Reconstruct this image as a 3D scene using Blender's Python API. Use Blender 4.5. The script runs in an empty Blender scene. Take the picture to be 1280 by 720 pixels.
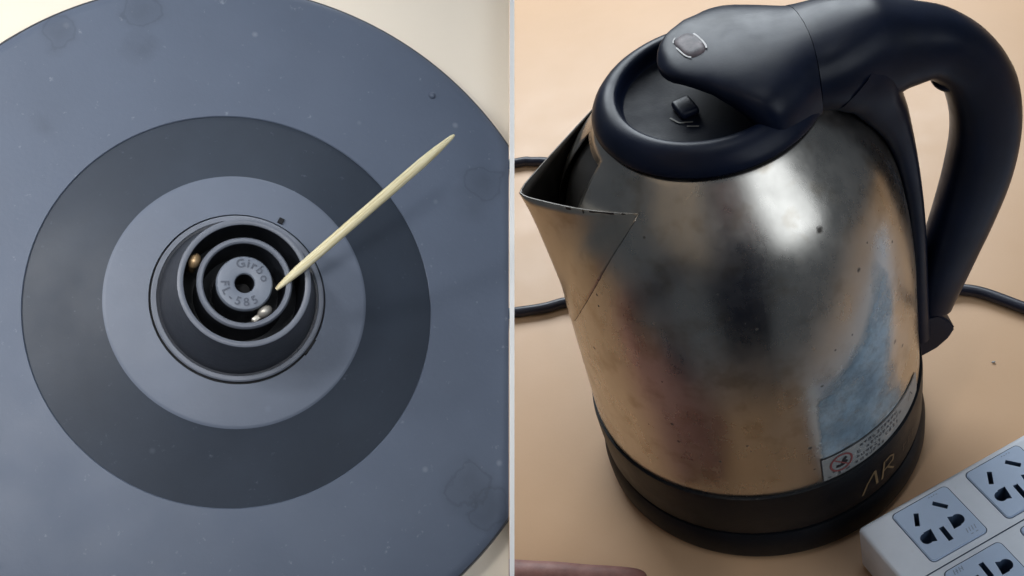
import bpy, bmesh, math, random
from math import sin, cos, radians as R, pi
from mathutils import Vector, Matrix

random.seed(7)
S = bpy.context.scene
COL = S.collection

# ------------------------------------------------------------------ camera
cam_d = bpy.data.cameras.new('camera')
cam = bpy.data.objects.new('camera', cam_d)
COL.objects.link(cam)
right = Vector((0.9712, 0.0053, -0.2383)).normalized()
back = Vector((0.1719, -0.7078, 0.6851)).normalized()
up = back.cross(right).normalized()
right = up.cross(back)
m = Matrix((right, up, back)).transposed().to_4x4()
m.translation = Vector((0.0, -0.4095, 0.5222))
cam.matrix_world = m
cam_d.sensor_width = 36
cam_d.lens = 45.0
cam_d.clip_start = 0.02
cam_d.clip_end = 50
S.camera = cam

# ------------------------------------------------------------------ world, lamps, exposure
w = bpy.data.worlds.new('World')
S.world = w
w.use_nodes = True
bg = w.node_tree.nodes['Background']
bg.inputs[0].default_value = (0.74, 0.85, 1.0, 1)
bg.inputs[1].default_value = 0.090

def area(name, loc, target, sx, sy, power, col, spread=180):
    d = bpy.data.lights.new(name, 'AREA')
    d.shape = 'RECTANGLE'; d.size = sx; d.size_y = sy
    d.energy = power; d.color = col; d.spread = R(spread)
    o = bpy.data.objects.new(name, d); COL.objects.link(o)
    o.location = loc
    o.rotation_euler = (Vector(target) - Vector(loc)).to_track_quat('-Z', 'Y').to_euler()
    return o

area('window_light', (-0.06, 1.00, 0.74), (0.0, 0.20, 0.0), 1.0, 0.6, 18.0, (0.88, 0.95, 1.0))
area('ceiling_light', (0.12, 0.0, 1.5), (0.03, 0.0, 0), 0.35, 0.35, 1.6, (0.88, 0.94, 1.0))
area('front_window_light', (1.50, -1.50, 1.35), (0.0, 0.0, 0.15), 1.30, 1.80, 15.5, (0.86, 0.93, 1.0))
def board_fill_spot(loc, power):                      # fill spots added to brighten the leaning board; no such lamps are seen
    sd = bpy.data.lights.new('board_fill_spot', 'SPOT')
    sd.energy = power; sd.spot_blend = 0.06; sd.shadow_soft_size = 0.065; sd.color = (1.0, 0.98, 0.95)
    so = bpy.data.objects.new('board_fill_spot', sd); COL.objects.link(so)
    so.location = loc
    aim = Vector((-0.195, -0.200, 0.392)) - so.location
    sd.spot_size = 2 * aim.angle(Vector((-0.050, -0.189, 0.310)) - so.location)
    so.rotation_euler = aim.to_track_quat('-Z', 'Y').to_euler()
board_fill_spot((-0.62, -0.40, 1.20), 17.0)
board_fill_spot((-0.42, -0.62, 1.28), 16.5)
board_fill_spot((-0.15, -0.42, 1.36), 12.5)
board_fill_spot((0.16, -0.78, 1.12), 14.0)

S.view_settings.view_transform = 'Standard'
S.view_settings.look = 'None'
S.view_settings.exposure = 0.0
S.view_settings.gamma = 1.0

# ------------------------------------------------------------------ materials
class NT:
    def __init__(s, name):
        s.m = bpy.data.materials.new(name); s.m.use_nodes = True
        s.t = s.m.node_tree; s.b = s.t.nodes['Principled BSDF']
    def n(s, typ, **kw):
        x = s.t.nodes.new(typ)
        for k, v in kw.items():
            if k.startswith('i_'):
                x.inputs[k[2:].replace('_', ' ')].default_value = v
            else:
                setattr(x, k, v)
        return x
    def l(s, a, b): s.t.links.new(a, b)
    def coord(s, sc=(1, 1, 1)):
        c = s.n('ShaderNodeTexCoord'); mp = s.n('ShaderNodeMapping')
        mp.inputs['Scale'].default_value = sc
        s.l(c.outputs['Object'], mp.inputs[0]); return mp.outputs[0]
    def noise(s, vec, scale, detail=4, rough=.6):
        x = s.n('ShaderNodeTexNoise'); x.inputs['Scale'].default_value = scale
        x.inputs['Detail'].default_value = detail; x.inputs['Roughness'].default_value = rough
        s.l(vec, x.inputs['Vector']); return x.outputs['Fac']
    def ramp(s, fac, stops):
        r = s.n('ShaderNodeValToRGB'); e = r.color_ramp.elements
        while len(e) < len(stops): e.new(0.5)
        for k, (p, c) in enumerate(stops):
            e[k].position = p; e[k].color = (*c, 1) if len(c) == 3 else c
        s.l(fac, r.inputs[0]); return r.outputs[0]
    def mrange(s, fac, a, b, c, d):
        r = s.n('ShaderNodeMapRange')
        for k, v in zip((1, 2, 3, 4), (a, b, c, d)): r.inputs[k].default_value = v
        s.l(fac, r.inputs[0]); return r.outputs[0]
    def mix(s, fac, a, b, mode='MIX'):
        x = s.n('ShaderNodeMix'); x.data_type = 'RGBA'; x.blend_type = mode
        for sock, v in ((x.inputs[0], fac), (x.inputs[6], a), (x.inputs[7], b)):
            if hasattr(v, 'is_linked'): s.l(v, sock)
            elif isinstance(v, (int, float)): sock.default_value = v
            else: sock.default_value = (*v, 1)
        return x.outputs[2]
    def bump(s, h, strength, dist=.001):
        b = s.n('ShaderNodeBump'); b.inputs['Strength'].default_value = strength
        b.inputs['Distance'].default_value = dist
        s.l(h, b.inputs['Height']); s.l(b.outputs[0], s.b.inputs['Normal'])
    def set(s, **kw):
        for k, v in kw.items():
            k = k.replace('_', ' ')
            s.b.inputs[k].default_value = (*v, 1) if isinstance(v, tuple) else v
        return s

def plastic(name, col, rough, var=.25, spec=.5, dust=0.0, dustcol=(.5, .5, .5), bump=.15, bscale=900, smudge=False):
    t = NT(name); c = t.coord()
    n1 = t.noise(c, 45, 5)
    dark = tuple(x * (1 - var) for x in col); lite = tuple(min(1, x * (1 + var)) for x in col)
    colr = t.ramp(n1, [(.3, dark), (.7, lite)])
    if dust:
        n2 = t.noise(c, 420, 3, .7)
        colr = t.mix(t.mrange(n2, .66, .78, 0, dust), colr, dustcol)
    if dust:                        # bigger flecks of lint and lime, few and far between
        vo = t.n('ShaderNodeTexVoronoi'); vo.inputs['Scale'].default_value = 165; vo.inputs['Randomness'].default_value = 1
        t.l(c, vo.inputs['Vector'])
        sep = t.n('ShaderNodeSeparateColor'); t.l(vo.outputs['Color'], sep.inputs[0])
        pick = t.mrange(sep.outputs[0], .90, .93, 0, 1)
        spot = t.mrange(vo.outputs['Distance'], .05, .16, 1, 0)
        pm = t.n('ShaderNodeMath', operation='MULTIPLY'); t.l(pick, pm.inputs[0]); t.l(spot, pm.inputs[1])
        pm2 = t.n('ShaderNodeMath', operation='MULTIPLY'); t.l(pm.outputs[0], pm2.inputs[0]); pm2.inputs[1].default_value = min(1, dust * .8)
        colr = t.mix(pm2.outputs[0], colr, dustcol)
    if smudge:                      # greasy fingermarks on the disc
        dn = t.n('ShaderNodeTexNoise'); dn.inputs['Scale'].default_value = 130; dn.inputs['Detail'].default_value = 4
        t.l(c, dn.inputs['Vector'])
        va = t.n('ShaderNodeVectorMath', operation='MULTIPLY_ADD'); t.l(dn.outputs['Color'], va.inputs[0]); va.inputs[1].default_value = (.010,) * 3; t.l(c, va.inputs[2])
        for (px, py, rad, amt) in ((-.0385, .0650, .0050, .16), (-.0205, .0720, .0055, .15), (-.0205, .0620, .0036, .14), (.061, .0310, .0060, .16), (.0560, .0255, .0045, .12), (.0520, -.0420, .0060, .15), (.0570, -.0480, .0050, .18), (-.0420, .0420, .0030, .10)):
            dd = t.n('ShaderNodeVectorMath', operation='DISTANCE'); t.l(va.outputs[0], dd.inputs[0]); dd.inputs[1].default_value = (px + .005, py + .005, .006)
            core = t.mrange(dd.outputs['Value'], rad * .2, rad * 1.3, amt * 2.0, 0)
            colr = t.mix(core, colr, tuple(x * .35 for x in col))
            if amt >= .15:          # tide line of a dried drop
                sb = t.n('ShaderNodeMath', operation='SUBTRACT'); t.l(dd.outputs['Value'], sb.inputs[0]); sb.inputs[1].default_value = rad * .85
                ab_ = t.n('ShaderNodeMath', operation='ABSOLUTE'); t.l(sb.outputs[0], ab_.inputs[0])
                colr = t.mix(t.mrange(ab_.outputs[0], .00012, .00055, .30, 0), colr, tuple(x * .45 for x in col))
    t.l(colr, t.b.inputs['Base Color'])
    n3 = t.noise(c, 70, 4)
    t.l(t.mrange(n3, .3, .7, rough - .06, rough + .08), t.b.inputs['Roughness'])
    t.b.inputs['Specular IOR Level'].default_value = spec
    t.bump(t.noise(c, bscale, 2), bump, .0004)
    return t.m

M = {}
M['black'] = plastic('black_plastic', (.0058, .0095, .0240), .37, .25, .24, .06, (.10, .11, .13), .04)
M['black_matt'] = plastic('black_matt_plastic', (.0055, .0070, .0105), .50, .25, .22)
M['band'] = plastic('band_plastic', (.0055, .0070, .0105), .42, .25, .28, .06, (.10, .10, .10))
M['base_grey'] = plastic('lit_dusty_base_plastic', (.089, .113, .165), .50, .05, .45, .45, (.30, .33, .38), .10, smudge=True)  # black base plastic, bright light put into its grey; flecks and smudges are real
M['base_dark'] = plastic('smooth_dark_base_plastic', (.029, .039, .058), .55, .12, .40, .30, (.17, .20, .25), .05)
M['base_inner'] = plastic('pale_base_plastic', (.120, .144, .195), .50, .07, .45, .15, (.24, .29, .37), .10)
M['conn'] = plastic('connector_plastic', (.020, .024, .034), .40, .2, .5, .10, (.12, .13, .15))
M['conn_lip'] = plastic('connector_lip_plastic', (.145, .163, .205), .42, .12, .5)
M['hub'] = plastic('hub_plastic', (.165, .192, .245), .48, .15, .5)
M['hub_text'] = plastic('hub_letter_plastic', (.085, .10, .135), .5, .1, .4)
M['void'] = plastic('slot_dark_plastic', (.004, .005, .008), .6, .2, .3)
M['well'] = plastic('groove_plastic', (.013, .016, .023), .5, .2, .4)
M['dish_shade'] = plastic('shaded_lid_dish_plastic', (.0035, .0055, .0125), .52, .3, .14)  # same plastic as the lid, the hollow's shade put into a darker colour
M['cable'] = plastic('cable_rubber', (.010, .012, .026), .38, .2, .5)
M['white_edge'] = plastic('white_edge_plastic', (.90, .90, .90), .5, .02, .3)
M['strip_white'] = plastic('power_strip_plastic', (.77, .81, .88), .42, .05, .5, .10, (.42, .40, .38), .05)
M['outlet'] = plastic('outlet_plastic', (.50, .61, .79), .42, .05, .5, .10, (.3, .34, .4), .05)
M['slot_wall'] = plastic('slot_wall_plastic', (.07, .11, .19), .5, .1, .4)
M['print_grey'] = plastic('grey_print', (.30, .36, .47), .5, .1, .3)
M['gold'] = plastic('worn_gold_print', (.22, .15, .08), .42, .25, .5)
M['gold_faint'] = plastic('faded_gold_print', (.085, .065, .05), .45, .25, .5)
M['ink'] = plastic('label_ink', (.05, .055, .07), .5, .3, .3)
M['red_ink'] = plastic('label_red', (.26, .075, .075), .5, .15, .3)
M['black_ink'] = plastic('label_black', (.022, .018, .02), .5, .2, .3)
M['skin'] = None

# table laminate
t = NT('tan_laminate'); c = t.coord()
colr = t.ramp(t.noise(c, 9, 6, .6), [(.3, (.56, .348, .196)), (.7, (.61, .386, .226))])
colr = t.mix(t.mrange(t.noise(c, 160, 4, .7), .60, .80, 0, .16), colr, (.50, .33, .20))
t.l(colr, t.b.inputs['Base Color'])
t.l(t.mrange(t.noise(c, 30, 5), .3, .7, .38, .50), t.b.inputs['Roughness'])
t.b.inputs['Specular IOR Level'].default_value = .55
t.bump(t.noise(c, 500, 3), .06, .0005)
M['table'] = t.m
# cream board
t = NT('cream_laminate'); c = t.coord()
t.l(t.ramp(t.noise(c, 14, 5), [(.3, (.80, .715, .60)), (.7, (.84, .76, .65))]), t.b.inputs['Base Color'])
t.set(Roughness=.6); t.bump(t.noise(c, 700, 3), .05, .0005)
M['cream'] = t.m

# brushed, stained steel
SPOTS = [(-58.6, .1814, .0024), (-49.9, .1573, .0016), (-39.2, .105, .0018), (-34.5, .096, .0015), (-76.4, .076, .0014),
         (-118.7, .0963, .0012), (-57.4, .1305, .0009), (-43.4, .1644, .0009), (-117.9, .0849, .0012), (-49.0, .118, .0008),
         (-64, .128, .0008), (-70, .112, .0008), (-105, .075, .0010), (-128, .09, .0008)]
_r = random.Random(21)
SPOTS += [(_r.uniform(-165, -20), _r.uniform(.056, .195), _r.choice((.0006, .0007, .0008, .0011))) for _ in range(20)]
PROF = [(.047, .0762), (.049, .0768), (.053, .0770), (.08, .0767), (.11, .0766), (.125, .0759), (.14, .0745), (.152, .0728), (.163, .0705),
        (.173, .0675), (.182, .0635), (.190, .0583), (.196, .0536), (.201, .0490), (.2045, .0462), (.206, .0448)]
def body_r(z):
    for (z0, r0), (z1, r1) in zip(PROF, PROF[1:]):
        if z <= z1: return r0 + (r1 - r0) * (z - z0) / (z1 - z0)
    return PROF[-1][1]
def on_body(az, z, off=0.0):
    r = body_r(z) + off
    return Vector((r * cos(R(az)), r * sin(R(az)), z))

def steel_mat(name, base, rough, spots=True, film=False):
    t = NT(name); c = t.coord()
    streak = t.coord((160, 160, 9))
    ns = t.noise(streak, 1.0, 4, .55)
    nb = t.noise(c, 32, 6, .65)
    nf = t.noise(c, 75, 3, .55)
    lo = tuple(x * .86 for x in base)
    colr = t.ramp(nb, [(.35, lo), (.65, base)])
    colr = t.mix(t.mrange(nf, .52, .72, 0, .65), colr, (base[0] * .62, base[1] * .55, base[2] * .46))
    rr = t.mrange(nb, .3, .72, rough - .13, rough + .04)
    if spots:
        nodes = None
        dn = t.n('ShaderNodeTexNoise'); dn.inputs['Scale'].default_value = 700; dn.inputs['Detail'].default_value = 2
        t.l(c, dn.inputs['Vector'])
        va = t.n('ShaderNodeVectorMath', operation='MULTIPLY_ADD')
        t.l(dn.outputs['Color'], va.inputs[0]); va.inputs[1].default_value = (.0013,) * 3
        t.l(c, va.inputs[2])
        for az, z, rad in SPOTS:
            p = on_body(az, z) + Vector((.00065,) * 3)
            d = t.n('ShaderNodeVectorMath', operation='DISTANCE'); t.l(va.outputs[0], d.inputs[0]); d.inputs[1].default_value = p
            mk = t.mrange(d.outputs['Value'], rad * .30, rad * .80, .9, 0)
            if nodes is None: nodes = mk
            else:
                mx = t.n('ShaderNodeMath', operation='MAXIMUM'); t.l(nodes, mx.inputs[0]); t.l(mk, mx.inputs[1]); nodes = mx.outputs[0]
        colr = t.mix(nodes, colr, (.03, .022, .016))
        mm = t.n('ShaderNodeMath', operation='MULTIPLY_ADD'); t.l(nodes, mm.inputs[0]); mm.inputs[1].default_value = -.9; mm.inputs[2].default_value = 1.0
        t.l(mm.outputs[0], t.b.inputs['Metallic'])
    else:
        t.b.inputs['Metallic'].default_value = 1
    ra = t.n('ShaderNodeMath', operation='MULTIPLY_ADD'); t.l(ns, ra.inputs[0]); ra.inputs[1].default_value = .16; t.l(rr, ra.inputs[2]); rr = ra.outputs[0]
    t.l(colr, t.b.inputs['Base Color']); t.l(rr, t.b.inputs['Roughness'])
    # soft unevenness of the pressed wall and short vertical scratches
    soft = t.noise(c, 14, 2, .5)
    scn = t.noise(t.coord((520, 520, 42)), 1.0, 2, .5)
    scr = t.mrange(scn, .68, .76, 0, 1)
    mx = t.n('ShaderNodeMath', operation='MULTIPLY_ADD'); t.l(ns, mx.inputs[0]); mx.inputs[1].default_value = .35; t.l(soft, mx.inputs[2])
    m2 = t.n('ShaderNodeMath', operation='MULTIPLY_ADD'); t.l(scr, m2.inputs[0]); m2.inputs[1].default_value = -.12; t.l(mx.outputs[0], m2.inputs[2])
    t.bump(mx.outputs[0], .12, .0008)
    return t.m
M['steel'] = steel_mat('stained_brushed_steel', (.62, .585, .53), .26)
M['steel_spout'] = steel_mat('stained_spout_steel', (.575, .53, .46), .29, False)
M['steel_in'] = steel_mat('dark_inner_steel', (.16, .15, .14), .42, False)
M['brass'] = plastic('tarnished_brass', (.42, .29, .16), .38, .3, .6); M['tin'] = plastic('tarnished_tin', (.46, .44, .40), .36, .3, .6)
for k in ('brass', 'tin'): M[k].node_tree.nodes['Principled BSDF'].inputs['Metallic'].default_value = .55

# blue protective film, partly rubbed off
t = NT('blue_film'); c = t.coord()
n1 = t.noise(c, 60, 6, .7)
colr = t.ramp(n1, [(.30, (.20, .29, .37)), (.5, (.33, .45, .54)), (.68, (.52, .62, .68))])
t.l(colr, t.b.inputs['Base Color'])
t.set(Metallic=.35, Roughness=.34)
at = t.n('ShaderNodeAttribute', attribute_name='wear')
pw = t.n('ShaderNodeMath', operation='MULTIPLY'); t.l(t.mrange(t.noise(c, 85, 6, .75), .36, .58, .35, .90), pw.inputs[0]); t.l(at.outputs['Fac'], pw.inputs[1])
t.l(pw.outputs[0], t.b.inputs['Alpha'])
t.bump(n1, .2, .001)
M['film'] = t.m
t = NT('label_paper'); c = t.coord()
t.l(t.ramp(t.noise(c, 120, 4), [(.3, (.24, .255, .26)), (.7, (.37, .37, .355))]), t.b.inputs['Base Color'])
t.set(Roughness=.4)
M['label'] = t.m
# emblem: worn smoky clear plastic
t = NT('worn_emblem'); c = t.coord()
t.l(t.ramp(t.noise(c, 260, 5), [(.35, (.045, .035, .045)), (.7, (.16, .12, .13))]), t.b.inputs['Base Color'])
t.set(Roughness=.5); M['emblem'] = t.m
M['emblem_rim'] = plastic('emblem_rim', (.34, .32, .32), .35, .4)
M['scuff'] = plastic('scuffed_plastic', (.12, .118, .11), .5, .4)
# bamboo
t = NT('pale_bamboo'); c = t.coord((90, 2600, 2600))
t.l(t.ramp(t.noise(c, 1, 4), [(.3, (.58, .48, .26)), (.5, (.76, .69, .44)), (.7, (.86, .81, .60))]), t.b.inputs['Base Color'])
t.set(Roughness=.55); t.bump(t.noise(c, 2, 3), .25, .0003)
M['bamboo'] = t.m
# skin
t = NT('skin'); c = t.coord()
t.l(t.ramp(t.noise(c, 110, 5), [(.3, (.20, .088, .074)), (.5, (.27, .122, .10)), (.7, (.34, .165, .14))]), t.b.inputs['Base Color'])
t.set(Roughness=.55); t.b.inputs['Subsurface Weight'].default_value = .15
t.b.inputs['Subsurface Radius'].default_value = (.006, .002, .001)
t.bump(t.noise(c, 900, 3), .25, .0005)
M['skin'] = t.m
M['nail'] = plastic('nail', (.46, .27, .23), .35, .1)
M['hair'] = plastic('dark_hair', (.012, .009, .008), .6, .3, .3)
M['sleeve'] = plastic('dark_sleeve_cloth', (.008, .011, .026), .9, .3, .2, bump=.5, bscale=1500)

# ------------------------------------------------------------------ geometry helpers
def link(name, me, mat, parent=None, smooth=True, label=None):
    o = bpy.data.objects.new(name, me); COL.objects.link(o)
    for x in (mat if isinstance(mat, (list, tuple)) else [mat]): me.materials.append(x)
    if smooth:
        me.shade_smooth()
    if parent: o.parent = parent
    if label: o['label'] = label
    return o
def from_bm(name, bm, mat, parent=None, smooth=True, angle=None, label=None):
    bmesh.ops.recalc_face_normals(bm, faces=bm.faces)
    me = bpy.data.meshes.new(name); bm.to_mesh(me); bm.free()
    o = link(name, me, mat, parent, smooth, label)
    if smooth and angle is not None: me.set_sharp_from_angle(angle=R(angle))
    return o
def thing(name, label, cat, loc=(0, 0, 0), mat3=None):
    o = bpy.data.objects.new(name, None); COL.objects.link(o)
    o.empty_display_size = .02
    if mat3 is not None:
        mm = mat3.to_4x4(); mm.translation = Vector(loc); o.matrix_world = mm
    else: o.location = loc
    o['label'] = label; o['category'] = cat
    return o
def lathe_bm(prof, n=128, closed=False, bm=None):
    bm = bm or bmesh.new(); rings = []
    for r, z in prof:
        if r < 1e-6: rings.append([bm.verts.new((0, 0, z))] * n)
        else: rings.append([bm.verts.new((r * cos(2 * pi * k / n), r * sin(2 * pi * k / n), z)) for k in range(n)])
    pairs = list(zip(rings, rings[1:]))
    if closed: pairs.append((rings[-1], rings[0]))
    for a, b in pairs:
        for k in range(n):
            q = []
            for v in (a[k], a[(k + 1) % n], b[(k + 1) % n], b[k]):
                if v not in q: q.append(v)
            if len(q) > 2:
                try: bm.faces.new(q)
                except ValueError: pass
    return bm
def lathe(name, prof, mat, parent, n=128, closed=False, angle=35, label=None):
    return from_bm(name, lathe_bm(prof, n, closed), mat, parent, True, angle, label)
def loft_bm(secs, closed=True, caps=True, bm=None):
    bm = bm or bmesh.new()
    rs = [[bm.verts.new(p) for p in s] for s in secs]
    n = len(rs[0])
    for a, b in zip(rs, rs[1:]):
        for k in range(n if closed else n - 1):
            bm.faces.new((a[k], a[(k + 1) % n], b[(k + 1) % n], b[k]))
    if caps and closed:
        bm.faces.new(rs[0][::-1]); bm.faces.new(rs[-1])
    return bm
def catmull(pts, per=8):
    out = []; P = [Vector(p) for p in pts]
    dim = len(pts[0])
    P = [P[0] * 2 - P[1]] + P + [P[-1] * 2 - P[-2]]
    for i in range(1, len(P) - 2):
        a, b, c2, d = P[i - 1:i + 3]
        for k in range(per):
            u = k / per
            out.append(.5 * ((2 * b) + (c2 - a) * u + (2 * a - 5 * b + 4 * c2 - d) * u * u + (3 * b - a - 3 * c2 + d) * u ** 3))
    out.append(P[-2]); return out
def tube_bm(pts, rad, n=12, bm=None, upv=Vector((0, 0, 1))):
    secs = []
    for i, p in enumerate(pts):
        d = (pts[min(i + 1, len(pts) - 1)] - pts[max(i - 1, 0)]).normalized()
        s = d.cross(upv)
        if s.length < 1e-3: s = d.cross(Vector((1, 0, 0)))
        s.normalize(); u = s.cross(d)
        r = rad[i] if isinstance(rad, (list, tuple)) else rad
        secs.append([p + (s * cos(2 * pi * k / n) + u * sin(2 * pi * k / n)) * r for k in range(n)])
    return loft_bm(secs, bm=bm)
def rbox_bm(sx, sy, sz, bev, seg=3, at=(0, 0, 0), bm=None):
    b2 = bmesh.new(); bmesh.ops.create_cube(b2, size=1)
    bmesh.ops.scale(b2, vec=(sx, sy, sz), verts=b2.verts)
    if bev: bmesh.ops.bevel(b2, geom=b2.edges[:], offset=bev, segments=seg, profile=.5, affect='EDGES')
    bmesh.ops.translate(b2, vec=at, verts=b2.verts)
    if bm is None: return b2
    me = bpy.data.meshes.new('tmp'); b2.to_mesh(me); b2.free(); bm.from_mesh(me); bpy.data.meshes.remove(me)
    return bm

def ribbon(bm, pts, wd, surf, off, n_sub=3):
    """a drawn stroke of width wd along pts (s, z in metres on a surface), lying off metres above it"""
    P = []
    for a, b in zip(pts, pts[1:]):
        for k in range(n_sub): P.append((a[0] + (b[0] - a[0]) * k / n_sub, a[1] + (b[1] - a[1]) * k / n_sub))
    P.append(pts[-1])
    L = []; Rr = []
    for i, p in enumerate(P):
        q0 = P[max(i - 1, 0)]; q1 = P[min(i + 1, len(P) - 1)]
        dx, dy = q1[0] - q0[0], q1[1] - q0[1]; ln = math.hypot(dx, dy) or 1
        nx, ny = -dy / ln * wd / 2, dx / ln * wd / 2
        L.append(bm.verts.new(surf(p[0] + nx, p[1] + ny, off))); Rr.append(bm.verts.new(surf(p[0] - nx, p[1] - ny, off)))
    for i in range(len(P) - 1): bm.faces.new((L[i], L[i + 1], Rr[i + 1], Rr[i]))

# ================================================================== SETTING
tb = rbox_bm(1.45, 0.86, 0.025, .002, 2, (0.0, 0.235, -0.0125))
tbl = from_bm('table_top', tb, M['table'], None, True, 40)
tbl['kind'] = 'structure'

# ================================================================== RIGHT: the kettle on its base
KB = thing('kettle_dock', 'black round power base under the steel kettle on the tan table', 'kettle base')
lathe('base_shell', [(.0, .0015), (.0745, .0015), (.0775, .0025), (.0785, .005), (.0788, .012), (.0782, .0165), (.0768, .0185), (.074, .0190), (0, .0190)], M['black_matt'], KB, 160)
lathe('foot_ring', [(.066, 0), (.072, 0), (.072, .0016), (.066, .0016)], M['black_matt'], KB, 96, True)

K = thing('kettle', 'stained steel electric kettle with black handle and lid on black base', 'kettle', (0, 0, .0195))
KZ = Vector((0, 0, -.0195))
def kshift(o):
    o.location = KZ; return o

# plastic band under the steel
kshift(lathe('base_band', [(.0, .0197), (.0755, .0197), (.0768, .0205), (.0774, .0225), (.0780, .034), (.0783, .046), (.0780, .0486), (.0765, .0490), (.074, .0490)], M['band'], K, 160))
# steel wall with the pouring opening cut out behind the spout
bm = bmesh.new(); N = 192
zs = []
for (z0, r0), (z1, r1) in zip(PROF, PROF[1:]):
    k = max(1, int((z1 - z0) / .004))
    zs += [z0 + (z1 - z0) * i / k for i in range(k)]
zs.append(PROF[-1][0])
# smooth the profile
def prof_s(z):
    return (body_r(max(z - .004, .047)) + 2 * body_r(z) + body_r(min(z + .004, .206))) / 4 if z < .2 else body_r(z)
rings = [[bm.verts.new((prof_s(z) * cos(2 * pi * k / N), prof_s(z) * sin(2 * pi * k / N), z)) for k in range(N)] for z in zs]
for i in range(len(zs) - 1):
    for k in range(N):
        az = (k + .5) * 360 / N
        zc = (zs[i] + zs[i + 1]) / 2
        if abs(az - 188) < 13 and .132 < zc < .2012: continue
        bm.faces.new((rings[i][k], rings[i][(k + 1) % N], rings[i + 1][(k + 1) % N], rings[i + 1][k]))
# rolled rim
rr = [[bm.verts.new((r * cos(2 * pi * k / N), r * sin(2 * pi * k / N), z)) for k in range(N)] for r, z in ((.0440, .2066), (.0430, .2064), (.0425, .2050), (.0425, .195))]
prev = rings[-1]
for ring in rr:
    for k in range(N): bm.faces.new((prev[k], prev[(k + 1) % N], ring[(k + 1) % N], ring[k]))
    prev = ring
body = kshift(from_bm('body', bm, M['steel'], K, True, 50))
so_ = body.modifiers.new('wall', 'SOLIDIFY'); so_.thickness = .0007; so_.offset = -1

# spout
def spout_base(a):
    a = abs(a)
    tab = [(0, .116), (6, .118), (12, .125), (18, .136), (25, .150), (30, .161), (38, .180), (45.5, .1957)]
    for (a0, z0), (a1, z1) in zip(tab, tab[1:]):
        if a <= a1: return z0 + (z1 - z0) * (a - a0) / (a1 - a0)
    return .1957
hx = Vector((cos(R(8)), sin(R(8)), 0)); hy = Vector((-sin(R(8)), cos(R(8)), 0)); hz = Vector((0, 0, 1))
tip = -hx * .0835 + hz * .1893
secs = []; NS = 48; NL = 14
for i in range(NS + 1):
    s = -1 + 2 * i / NS
    a = 45.5 * s
    zb = spout_base(a); base = Vector((prof_s(zb) * cos(R(188 + a)), prof_s(zb) * sin(R(188 + a)), zb))
    base -= Vector((base.x, base.y, 0)).normalized() * .0012 * (1 - abs(s) ** 6)
    top0 = on_body(188 + 45.5 * (1 if s > 0 else -1), .1957)
    q = abs(s)
    e = q ** 0.92
    rim = tip.lerp(top0, e)
    # round the very tip
    if q < .12: rim += hx * .0022 * (1 - q / .12) ** 2
    # rim dips slightly between tip and body, sides belly out a little
    rim.z -= .0010 * sin(pi * q)
    side = hy * (-1 if s > 0 else 1)
    rim += side * .0018 * sin(pi * q)
    row = []
    for j in range(NL + 1):
        u = j / NL
        p = base.lerp(rim, u)
        rad = Vector((p.x, p.y, 0)).normalized()
        p -= rad * .0016 * sin(pi * u) * max(0, 1 - q * 1.5)
        rr_ = math.hypot(p.x, p.y)
        rb_ = prof_s(min(max(p.z, .05), .2))
        delta = max(rr_ - rb_, 0) * (u / (u + .22)) * 1.22 + .0003 + .0012 * sin(pi * u) ** 2 * min(1, (1 - q) * 3)
        p += rad * (rb_ + delta - rr_)
        row.append(p)
    secs.append(row)
bm = loft_bm(secs, closed=False, caps=False)
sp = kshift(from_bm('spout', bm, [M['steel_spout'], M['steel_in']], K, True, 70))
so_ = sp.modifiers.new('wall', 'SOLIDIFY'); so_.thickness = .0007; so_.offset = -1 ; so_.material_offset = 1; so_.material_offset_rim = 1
bm = bmesh.new(); rg = random.Random(5)
rims = [r[-1] for r in secs]
for s0, s1, wd in ((33.6, 34.6, .0011), (36.8, 37.1, .0020), (38.2, 43.1, .0008), (44.6, 45.4, .0007)):
    L_ = []
    for k in range(7):
        f_ = s0 + (s1 - s0) * k / 6; i0 = min(int(f_), NS - 1); p = rims[i0].lerp(rims[i0 + 1], f_ - i0)
        out = Vector((p.x, p.y, 0)).normalized() * .0005
        h_ = wd * rg.uniform(.45, 1)
        L_.append([bm.verts.new(p + out + Vector((0, 0, .0002))), bm.verts.new(p + out * 1.1 - Vector((0, 0, h_)))])
    for a, b in zip(L_, L_[1:]): bm.faces.new((a[0], b[0], b[1], a[1]))
from_bm('grime', bm, M['black_ink'], sp, False)['kind'] = 'stuff'
# perforated strainer plate just inside the wall
bm = bmesh.new()
rows = []
for zc in [.118 + .004 * k for k in range(21)]:
    rows.append([bm.verts.new(on_body(188 + da, min(zc, .2), -.0035)) for da in range(-15, 16, 3)])
for a, b in zip(rows, rows[1:]):
    for k in range(len(a) - 1): bm.faces.new((a[k], a[k + 1], b[k + 1], b[k]))
kshift(from_bm('strainer', bm, M['steel_in'], K))

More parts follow.
